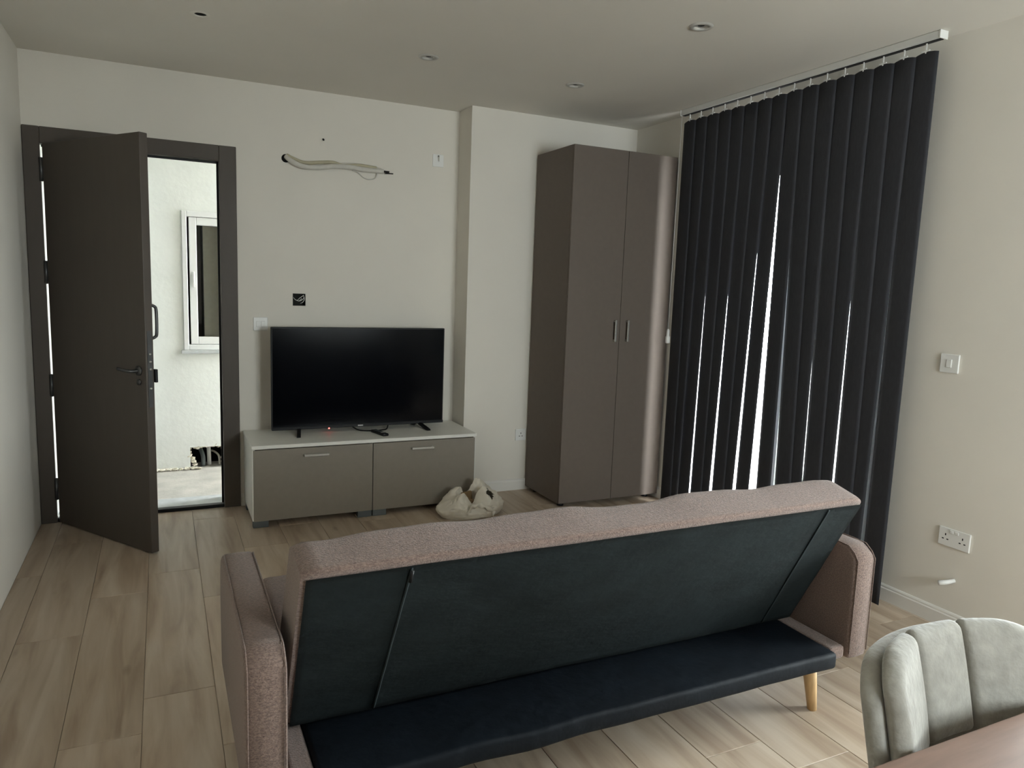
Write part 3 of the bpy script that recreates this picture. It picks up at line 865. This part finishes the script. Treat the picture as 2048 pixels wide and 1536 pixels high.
s_ = plate_on('light_switch', 'X', XR, 2.137, 1.219, 0.088, 0.086, 'white switch plate alone on the wall right of the blind', 'switch', 0)
box('rocker', (XR - 0.0125, 2.137 - 0.012, 1.20), (XR - 0.008, 2.137 + 0.012, 1.238), M_WHITEPL, s_, 0.002)
t = plate_on('power_socket', 'X', XR, 2.020, 0.424, 0.147, 0.086, 'white double power socket low on the wall right of the blind', 'socket', 0, (-0.040, 0.040))
for dy in (-0.012, 0.012):
    box('rocker', (XR - 0.0125, 2.02 + dy - 0.008, 0.446), (XR - 0.008, 2.02 + dy + 0.008, 0.460), M_WHITEPL, t, 0.002)
plate_on('power_socket', 'Y', YP, 2.366, 0.415, 0.086, 0.086, 'white single power socket low on the pillar beside the wardrobe', 'socket', 0, (0.0,))
t = thing('blank_plate', (1.760, YB, 2.30), 'white cover plate with a small hook high on the wall beside the pillar', 'wall plate')
box('face_plate', (1.720, YB - 0.007, 2.298), (1.800, YB - 0.0004, 2.382), M_WHITEPL, t, 0.003)
tube('hook', smooth_path([(1.762, YB - 0.006, 2.365), (1.762, YB - 0.022, 2.362), (1.763, YB - 0.028, 2.35), (1.765, YB - 0.026, 2.335)], 5), 0.004, M_WHITEPL, t, 8)
lathe('hook_hole', [(0.006, 0.0), (0.006, -0.0015)], (1.762, YB - 0.0068, 2.369), M_BLACK, t, axis='Y', seg=12)

# open junction box with loose white wires
jb = thing('junction_box', ((JBOX[0] + JBOX[1]) / 2, YB, JBOX[2]), 'open recessed junction box with loose white wires above the television', 'junction box')
bm = bmesh.new()
x0, x1, z0, z1 = JBOX[0] + 0.001, JBOX[1] - 0.001, JBOX[2] + 0.001, JBOX[3] - 0.001
bm_box(bm, (x0, YB + 0.045, z0), (x1, YB + 0.049, z1)); bm_box(bm, (x0, YB + 0.001, z0), (x0 + 0.003, YB + 0.045, z1)); bm_box(bm, (x1 - 0.003, YB + 0.001, z0), (x1, YB + 0.045, z1))
bm_box(bm, (x0 + 0.003, YB + 0.001, z0), (x1 - 0.003, YB + 0.045, z0 + 0.003)); bm_box(bm, (x0 + 0.003, YB + 0.001, z1 - 0.003), (x1 - 0.003, YB + 0.045, z1))
from_bm('back_box', bm, M_DARK, jb)
for pts in ([(0.784, YB + 0.03, 1.375), (0.795, YB + 0.002, 1.358), (0.820, YB - 0.004, 1.350), (0.845, YB + 0.0, 1.364), (0.852, YB + 0.02, 1.376)],
            [(0.812, YB + 0.03, 1.352), (0.822, YB + 0.0, 1.368), (0.840, YB - 0.004, 1.382), (0.850, YB + 0.008, 1.388)],
            [(0.850, YB + 0.012, 1.384), (0.852, YB - 0.004, 1.362), (0.842, YB + 0.002, 1.342), (0.830, YB + 0.02, 1.334)],
            [(0.825, YB + 0.025, 1.352), (0.832, YB + 0.004, 1.362), (0.838, YB + 0.02, 1.366)]):
    tube('wire', smooth_path(pts, 6), 0.0022, M_WHITEPL, jb, 7)

# air-conditioner pipe tails
ac = thing('pipe_tail', (0.74, YB, 2.25), 'bundle of white insulated pipe tails hanging from the wall above the television', 'pipe')
y_ = YB - 0.012
lathe('wall_hole', [(0.026, 0.0), (0.026, -0.002)], (0.738, YB, 2.250), M_BLACK, ac, axis='Y', seg=18)
tube('insulated_pipe', smooth_path([(0.740, YB - 0.002, 2.262), (0.770, YB - 0.03, 2.232), (0.835, YB - 0.035, 2.207), (0.93, YB - 0.032, 2.208), (1.03, YB - 0.030, 2.226), (1.13, YB - 0.028, 2.232), (1.24, YB - 0.028, 2.226), (1.365, YB - 0.03, 2.226)], 6), 0.016, M_PIPE, ac, 12)
tube('insulated_pipe', smooth_path([(0.745, YB - 0.002, 2.270), (0.780, YB - 0.025, 2.25), (0.85, YB - 0.022, 2.232), (0.95, YB - 0.02, 2.244), (1.03, YB - 0.02, 2.252), (1.10, YB - 0.022, 2.238), (1.2, YB - 0.02, 2.250), (1.32, YB - 0.022, 2.244)], 6), 0.0115, M_BEIGE, ac, 12)
tube('drain_hose', smooth_path([(1.07, YB - 0.016, 2.245), (1.18, YB - 0.014, 2.255), (1.28, YB - 0.014, 2.250), (1.355, YB - 0.016, 2.238)], 6), 0.009, M_PIPE, ac, 10)
tube('cable', smooth_path([(1.16, YB - 0.02, 2.215), (1.20, YB - 0.012, 2.205), (1.235, YB - 0.01, 2.178), (1.275, YB - 0.01, 2.168), (1.315, YB - 0.01, 2.18), (1.328, YB - 0.014, 2.212)], 6), 0.0035, M_PIPE, ac, 8)
tube('pipe_end', [(1.365, YB - 0.03, 2.2265), (1.405, YB - 0.03, 2.2255)], 0.0065, M_BLACK, ac, 10)
tube('pipe_end', [(1.38, YB - 0.022, 2.2165), (1.435, YB - 0.022, 2.2185)], 0.004, M_BLACK, ac, 8)

st = thing('capped_pipe_stub', (0.975, YB, 2.345), 'small capped drain stub in a plaster patch above the pipe tails', 'pipe')
bm = bmesh.new()
bm_grid(bm, lambda u, v: Vector((0.946 + 0.052 * u + 0.012 * v * (1 - u), YB - 0.0005 - 0.006 * math.sin(math.pi * u) * math.sin(math.pi * min(1, v + 0.1)), 2.395 - 0.07 * v)), 8, 8)
from_bm('plaster_patch', bm, M_WALL, st, True)
lathe('stub_end', [(0.011, 0.0), (0.011, -0.014), (0.008, -0.014), (0.008, -0.004)], (0.972, YB - 0.002, 2.390), M_WALL, st, axis='Y', seg=16, caps=(False, False))
lathe('stub_bore', [(0.009, -0.006), (0.009, -0.0065)], (0.972, YB - 0.002, 2.390), M_DARK, st, axis='Y', seg=14)

tag(tube('pipe_stub', [(XR - 0.0005, 2.000, 0.232), (XR - 0.035, 2.012, 0.226), (XR - 0.065, 2.030, 0.220)], [0.009, 0.011, 0.012], M_WHITEPL, None, 12, origin=(XR - 0.03, 2.01, 0.22)), 'short white pipe stub sticking out of the wall below the double socket', 'pipe')

# ----------------------------------------------------------------------------
# sofa bed
# ----------------------------------------------------------------------------
SX0, SX1 = 0.276, 2.150
sofa = thing('sofa_bed', ((SX0 + SX1) / 2, 2.1, 0), 'brown fabric sofa bed seen from behind with black lined back', 'sofa')
# backrest body: rounded profile swept along X
def round_poly(poly, rads, seg=5):
    out = []
    n = len(poly)
    for i in range(n):
        p = Vector(poly[i]); a = Vector(poly[i - 1]); b = Vector(poly[(i + 1) % n]); r = rads[i]
        d1, d2 = (a - p).normalized(), (b - p).normalized()
        if r <= 0: out.append(p); continue
        p1, p2 = p + d1 * r, p + d2 * r
        for k in range(seg + 1):
            t = k / seg
            out.append(p1 * (1 - t) ** 2 + p * 2 * t * (1 - t) + p2 * t * t)
    return out
RB, RT, FT, FB = (1.935, 0.270), (1.655, 0.826), (1.812, 0.868), (2.115, 0.330)
bk_prof = round_poly([RB, RT, FT, FB], [0.03, 0.016, 0.05, 0.04], 6)
NXB = 72
bm = bmesh.new()
rings = []
cyz = Vector((1.88, 0.57))
for i in range(NXB + 1):
    x = SX0 + (SX1 - SX0) * i / NXB
    e = min(x - SX0, SX1 - x)
    shrink = 1.0 if e > 0.018 else 1 - 0.05 * (1 - e / 0.018)
    ring = []
    for p in bk_prof:
        q = cyz + (p - cyz) * (shrink if p.y > 0.4 or shrink == 1 else 1 - (1 - shrink) * 0.5)
        # uneven padding along the front top edge
        wgt = max(0.0, min(1.0, (q.y - 0.70) / 0.15)) * max(0.0, min(1.0, (q.x - 1.70) / 0.10))
        und = 0.0055 * math.sin(x * 13.0 + 0.6) + 0.0035 * math.sin(x * 7.1 + 2.0) + 0.0016 * math.sin(x * 31.0)
        ring.append(bm.verts.new((x, q.x + 0.004 * math.sin(x * 9) * wgt, q.y + und * wgt)))
    rings.append(ring)
n = len(bk_prof)
for i in range(NXB):
    for k in range(n):
        bm.faces.new((rings[i][k], rings[i][(k + 1) % n], rings[i + 1][(k + 1) % n], rings[i + 1][k]))
bm.faces.new(rings[0]); bm.faces.new(rings[-1])
backrest = from_bm('backrest', bm, M_SOFA, sofa, True)
md = backrest.modifiers.new('edge', 'EDGE_SPLIT'); md.split_angle = math.radians(50)
# black lining stretched over the rear face
dirv = (Vector(RT) - Vector(RB)).normalized()
nrm2 = Vector((-dirv.y, dirv.x))
if nrm2.x > 0: nrm2 = -nrm2
lenb = (Vector(RT) - Vector(RB)).length
lx0, lx1 = SX0 + 0.012, SX1 - 0.004
def lining(u, v):
    x = lx0 + (lx1 - lx0) * u
    s = 0.012 + (lenb - 0.036) * v
    p = Vector(RB) + dirv * s
    sag = 0.004 * math.sin(math.pi * v) * math.sin(math.pi * u) + 0.0022 * noise.noise(Vector((x * 7, s * 6, 0.3))) + 0.0012 * noise.noise(Vector((x * 2.3, s * 30, 1.7)))
    p = p + nrm2 * (0.0035 + max(-0.002, sag))
    return Vector((x, p.x, p.y))
bm = bmesh.new(); bm_grid(bm, lining, 90, 26)
bmesh.ops.solidify(bm, geom=list(bm.faces), thickness=0.0015)
lin = from_bm('back_lining', bm, M_SOFABLK, sofa, True)
def on_back(x, s, off=0.006):
    p = Vector(RB) + dirv * s + nrm2 * off
    return Vector((x, p.x, p.y))
tube('seam_piping', smooth_path([on_back(0.545 - 0.003 * k, lenb - 0.03 - (lenb - 0.05) * k / 8, 0.006 + 0.001 * (k % 2)) for k in range(9)], 3), 0.0035, M_SOFABLK, lin, 6)
tube('seam_piping', smooth_path([on_back(1.990 + 0.001 * k, lenb - 0.03 - (lenb - 0.05) * k / 8, 0.006) for k in range(9)], 3), 0.0028, M_SOFABLK, lin, 6)
tube('zip_pull', [on_back(0.546, lenb - 0.035, 0.009), on_back(0.547, lenb - 0.075, 0.010)], 0.005, M_BLACK, lin, 6)
# seam along the front top edge
# seat platform
def platform(u, v):
    return None
bm = bmesh.new()
bm_box(bm, (0.325, 1.668, 0.208), (2.110, 2.02, 0.268), 0.014, 3)
bmesh.ops.subdivide_edges(bm, edges=[e for e in bm.edges if abs(e.verts[0].co.x - e.verts[1].co.x) > 1], cuts=40, use_grid_fill=True)
for v in bm.verts:
    v.co.y += 0.006 * noise.noise(Vector((v.co.x * 5, 0, 3.1))) * (1 if v.co.y < 1.75 else 0)
    v.co.z += 0.004 * noise.noise(Vector((v.co.x * 6, v.co.y * 3, 0.7)))
from_bm('seat_platform', bm, M_VINYL, sofa, True)
for a, b in ((0.262, 0.324), (2.111, 2.186)):
    box('side_rail', (a, 1.702, 0.214), (b, 2.60, 0.262), M_SOFA, sofa, 0.012, 3)
box('seat_base', (0.325, 2.022, 0.205), (2.110, 2.62, 0.272), M_VINYL, sofa, 0.01)
bm = bmesh.new(); bm_box(bm, (SX0 + 0.004, 2.02, 0.275), (SX1 - 0.004, 2.66, 0.432), 0.045, 5)
from_bm('seat_cushion', bm, M_SOFA, sofa, True)
arm_poly = [(1.700, 0.208), (1.700, 0.585), (1.748, 0.622), (2.385, 0.622), (2.455, 0.600), (2.495, 0.530), (2.500, 0.40), (2.485, 0.208)]
for a, b, lab in ((0.153, 0.252, 'left'), (2.198, 2.297, 'right')):
    bm = bmesh.new()
    prof = round_poly(arm_poly, [0.012, 0.018, 0.02, 0.03, 0.03, 0.03, 0.05, 0.012], 3)
    NA = 6
    c = Vector((2.1, 0.41))
    rr = []
    th = b - a
    insets = [(0.0, 0.012), (0.004, 0.004), (0.012, 0.0), (th * 0.5, -0.002), (th - 0.012, 0.0), (th - 0.004, 0.004), (th, 0.012)]
    for dx, ins in insets:
        ring = []
        for p in prof:
            dd = (c - p); q = p + Vector((max(-1, min(1, dd.x * 6)) * ins, max(-1, min(1, dd.y * 6)) * ins))
            ring.append(bm.verts.new((a + dx, q.x, q.y)))
        rr.append(ring)
    n = len(prof)
    for i in range(len(rr) - 1):
        for k in range(n):
            bm.faces.new((rr[i][k], rr[i][(k + 1) % n], rr[i + 1][(k + 1) % n], rr[i + 1][k]))
    bm.faces.new(rr[0]); bm.faces.new(rr[-1])
    arm = from_bm('armrest', bm, M_SOFA, sofa, True)
    md = arm.modifiers.new('edge', 'EDGE_SPLIT'); md.split_angle = math.radians(42)
    # sewn edge seams on both sides of the top band
    for xx in (a + 0.006, b - 0.006):
        pth = [(xx, 1.6985, z) for z in (0.23, 0.35, 0.48, 0.575)] + [(xx, 1.716, 0.600), (xx, 1.742, 0.6195), (xx, 1.80, 0.6225), (xx, 2.1, 0.6225), (xx, 2.38, 0.6220)]
        tube('seam', pth, 0.0022, M_SOFA, arm, 6)
for lx, ly, sx, sy in ((2.085, 1.770, 1, -1), (0.345, 1.770, -1, -1), (2.085, 2.50, 1, 1), (0.345, 2.50, -1, 1)):
    tube('leg', [(lx + 0.034 * sx, ly + 0.008 * sy, 0.0), (lx + 0.017 * sx, ly + 0.004 * sy, 0.11), (lx, ly, 0.215)], [0.0165, 0.0225, 0.0265], M_BEECH, sofa, 20)

# ----------------------------------------------------------------------------
# carrier bag on the floor
# ----------------------------------------------------------------------------
bag = thing('carrier_bag', (1.82, 4.30, 0), 'crumpled white plastic carrier bag on the floor before the cabinet', 'bag')
def rim_h(a):
    """rim height round the mouth: two gathered handle lobes, low in front between them"""
    ca, sa = math.cos(a), math.sin(a)
    h = 0.115
    h += 0.125 * math.exp(-((ca - 0.62) / 0.50) ** 2) * (0.80 + 0.20 * sa)
    h += 0.080 * math.exp(-((ca + 0.65) / 0.30) ** 2) * (0.8 + 0.2 * sa)
    h -= 0.035 * math.exp(-((ca + 0.05) / 0.22) ** 2) * (0.5 - 0.5 * sa)
    return h
def bag_fn(u, v):
    a = 2 * math.pi * u
    ca, sa = math.cos(a), math.sin(a)
    rh = rim_h(a)
    if v < 0.7:                      # outer wall, belly then gathered inwards
        t = v / 0.7
        r = 0.86 + 0.30 * math.sin(math.pi * min(1.0, t * 0.9 + 0.05)) - 0.44 * t ** 2
        z = rh * t
    else:                            # folded over the rim and hanging down inside
        t = (v - 0.7) / 0.3
        r = 0.86 + 0.30 * math.sin(math.pi * 0.95) - 0.44 - 0.05 - 0.20 * t + 0.16 * t * t
        z = rh - (rh * 0.72) * t
    pleat = 0.034 * math.sin(a * 9 + 2.0 * math.sin(a * 2)) * (0.15 + v) + 0.020 * math.sin(a * 17 + 1.3) * v
    r += pleat * (0.5 if v < 0.7 else 0.3)
    x = 1.795 + 0.205 * r * ca + 0.02 * v * (1 if ca > 0 else -1) * abs(ca)
    y = 4.290 + 0.120 * r * sa
    nz = Vector((x * 13, y * 13, z * 16))
    f = noise.noise(nz) * 0.016 + abs(noise.noise(nz * 2.1)) * 0.014 - 0.004
    p = Vector((x + ca * f, y + sa * f, z + f * 0.7 * (1 if v > 0.1 else 0)))
    p.z = max(0.0012, p.z); p.y = min(p.y, 4.428)
    return p
bm = bmesh.new()
vs = bm_grid(bm, bag_fn, 110, 34, close_u=True)
kill = []
for f in bm.faces:
    c = f.calc_center_median()
    # the hand hole of the taller lobe, a slanted diamond
    if c.y < 4.30 and abs(c.x - 1.905) / 0.034 + abs(c.z - 0.150 + 0.35 * (c.x - 1.905)) / 0.026 < 1: kill.append(f)
bmesh.ops.delete(bm, geom=kill, context='FACES')
bot = [vs[i][0] for i in range(110)]
bm.faces.new(bot[::-1])
bmesh.ops.triangulate(bm, faces=bm.faces)
body = from_bm('bag_body', bm, M_BAG, bag, True, recalc=False)
md = body.modifiers.new('edge', 'EDGE_SPLIT'); md.split_angle = math.radians(34)
def loop_strip(name, pts, wdt):
    pts = smooth_path(pts, 6)
    bm = bmesh.new(); prev = None
    for i, p in enumerate(pts):
        t = (pts[min(i + 1, len(pts) - 1)] - pts[max(i - 1, 0)]).normalized()
        sdir = t.cross(Vector((0.2, -1, 0.15))).normalized()
        wv = wdt * (0.8 + 0.4 * math.sin(i * 0.9))
        a_, b_ = bm.verts.new(p + sdir * wv / 2 + Vector((0, 0.004 * math.sin(i), 0))), bm.verts.new(p - sdir * wv / 2)
        if prev: bm.faces.new((prev[0], a_, b_, prev[1]))
        prev = (a_, b_)
    o = from_bm(name, bm, M_BAG, bag, True)
    md = o.modifiers.new('thick', 'SOLIDIFY'); md.thickness = 0.0015
loop_strip('bag_handle', [(1.735, 4.170, 0.040), (1.742, 4.150, 0.085), (1.775, 4.140, 0.108), (1.825, 4.142, 0.098), (1.880, 4.150, 0.070), (1.915, 4.165, 0.030)], 0.030)
tag(box('wood_offcut', (1.735, 4.262, 0.050), (1.875, 4.292, 0.105), M_BROWN, None, 0.004, rot=Matrix.Rotation(0.25, 3, 'Y'), origin=(1.8, 4.277, 0.05)), 'brown wooden piece inside the plastic carrier bag', 'offcut')
tag(box('cardboard_piece', (1.745, 4.305, 0.075), (1.815, 4.325, 0.150), M_BROWN, None, 0.003, rot=Matrix.Rotation(-0.15, 3, 'Y'), origin=(1.78, 4.315, 0.10)), 'tan cardboard piece standing at the back inside the carrier bag', 'cardboard')

# ----------------------------------------------------------------------------
# dining table and chair
# ----------------------------------------------------------------------------
tb = thing('dining_table', (1.62, 0.33, 0), 'brown wooden dining table at the lower right corner', 'table')
box('tabletop', (0.93, -0.08, 0.722), (2.33, 0.722, 0.750), M_TABLE, tb, 0.004)
for lx in (1.00, 2.22):
    for ly in (-0.02, 0.62):
        box('leg', (lx, ly, 0.0), (lx + 0.05, ly + 0.05, 0.660), M_BLACK, tb, 0.004)
bm = bmesh.new()
bm_box(bm, (1.02, 0.0, 0.661), (2.25, 0.03, 0.721)); bm_box(bm, (1.02, 0.61, 0.661), (2.25, 0.64, 0.721)); bm_box(bm, (1.02, 0.031, 0.661), (1.05, 0.609, 0.721)); bm_box(bm, (2.22, 0.031, 0.661), (2.25, 0.609, 0.721))
from_bm('apron', bm, M_TABLE, tb)

CHX, CHY, CHR = 1.332, 0.795, math.radians(0)
ch = thing('dining_chair', (CHX, CHY, 0), 'grey velvet dining chair with channelled back behind the table', 'chair')
CM = Matrix.Translation((CHX, CHY, 0)) @ Matrix.Rotation(CHR, 4, 'Z')
def bend(p):
    """(arc, height, outward) -> chair space: gentle wrap-around and recline"""
    sx, z, w_ = p
    R = 0.36
    # rounded top corners
    k = max(0.0, (abs(sx) - 0.14) / 0.115)
    z = z + 0.012 - (0.045 if sx < 0 else 0.030) * k ** 2.6 * max(0.0, min(1.0, (z - 0.50) / 0.34))
    a_ = sx / R
    yc = 0.033 + 0.256 * (z - 0.704)
    rad = R - w_                      # outward (towards the sitter) = smaller radius
    return Vector((rad * math.sin(a_), yc - R + rad * math.cos(a_) if False else yc - (R - rad * math.cos(a_)), z))
def padded(name, s0, s1, z0, z1, w0, w1, bev, puff, parent, material, groove=0.0):
    bm = bmesh.new()
    bm_box(bm, (s0, z0, w0), (s1, z1, w1), bev, 5)
    n = max(4, int((s1 - s0) / 0.012))
    for i in range(1, n):
        bmesh.ops.bisect_plane(bm, geom=bm.verts[:] + bm.edges[:] + bm.faces[:], plane_co=(s0 + (s1 - s0) * i / n, 0, 0), plane_no=(1, 0, 0))
    n = max(4, int((z1 - z0) / 0.02))
    for i in range(1, n):
        bmesh.ops.bisect_plane(bm, geom=bm.verts[:] + bm.edges[:] + bm.faces[:], plane_co=(0, z0 + (z1 - z0) * i / n, 0), plane_no=(0, 1, 0))
    for v in bm.verts:
        fs = (v.co.x - s0) / (s1 - s0); fz = (v.co.y - z0) / (z1 - z0)
        if v.co.z > w1 - bev * 0.9:
            v.co.z += puff * math.sin(math.pi * max(0, min(1, fs))) ** 0.7 * math.sin(math.pi * max(0.0, min(1, fz))) ** 0.6
        v.co = bend(v.co)
    bm.transform(CM)
    return from_bm(name, bm, material, parent, True)
padded('backrest_shell', -0.254, 0.254, 0.430, 0.846, -0.036, 0.0, 0.0165, 0.0, ch, M_VELVET)
padded('lower_pad', -0.235, 0.235, 0.450, 0.672, 0.001, 0.016, 0.007, 0.004, ch, M_VELVET)
for s0, s1 in ((-0.252, -0.0745), (-0.0735, 0.0735), (0.0745, 0.252)):
    padded('back_channel', s0, s1, 0.668, 0.866, 0.001, 0.034, 0.0162, 0.015, ch, M_VELVET)
# seat
bm = bmesh.new()
bm_box(bm, (-0.215, -0.42, 0.40), (0.215, -0.070, 0.485), 0.038, 5); bm.transform(CM)
from_bm('seat', bm, M_VELVET, ch, True)
for sx in (-1, 1):
    for ly, sy in ((-0.34, -1), (-0.10, 1)):
        bm = bmesh.new(); bm_tube(bm, [(0.215 * sx, ly + 0.05 * sy, 0), (0.165 * sx, ly, 0.405)], [0.010, 0.016], 12); bm.transform(CM)
        from_bm('leg', bm, M_BLACK, ch, True)

for o in bpy.data.objects:
    if '_base' in o: del o['_base']
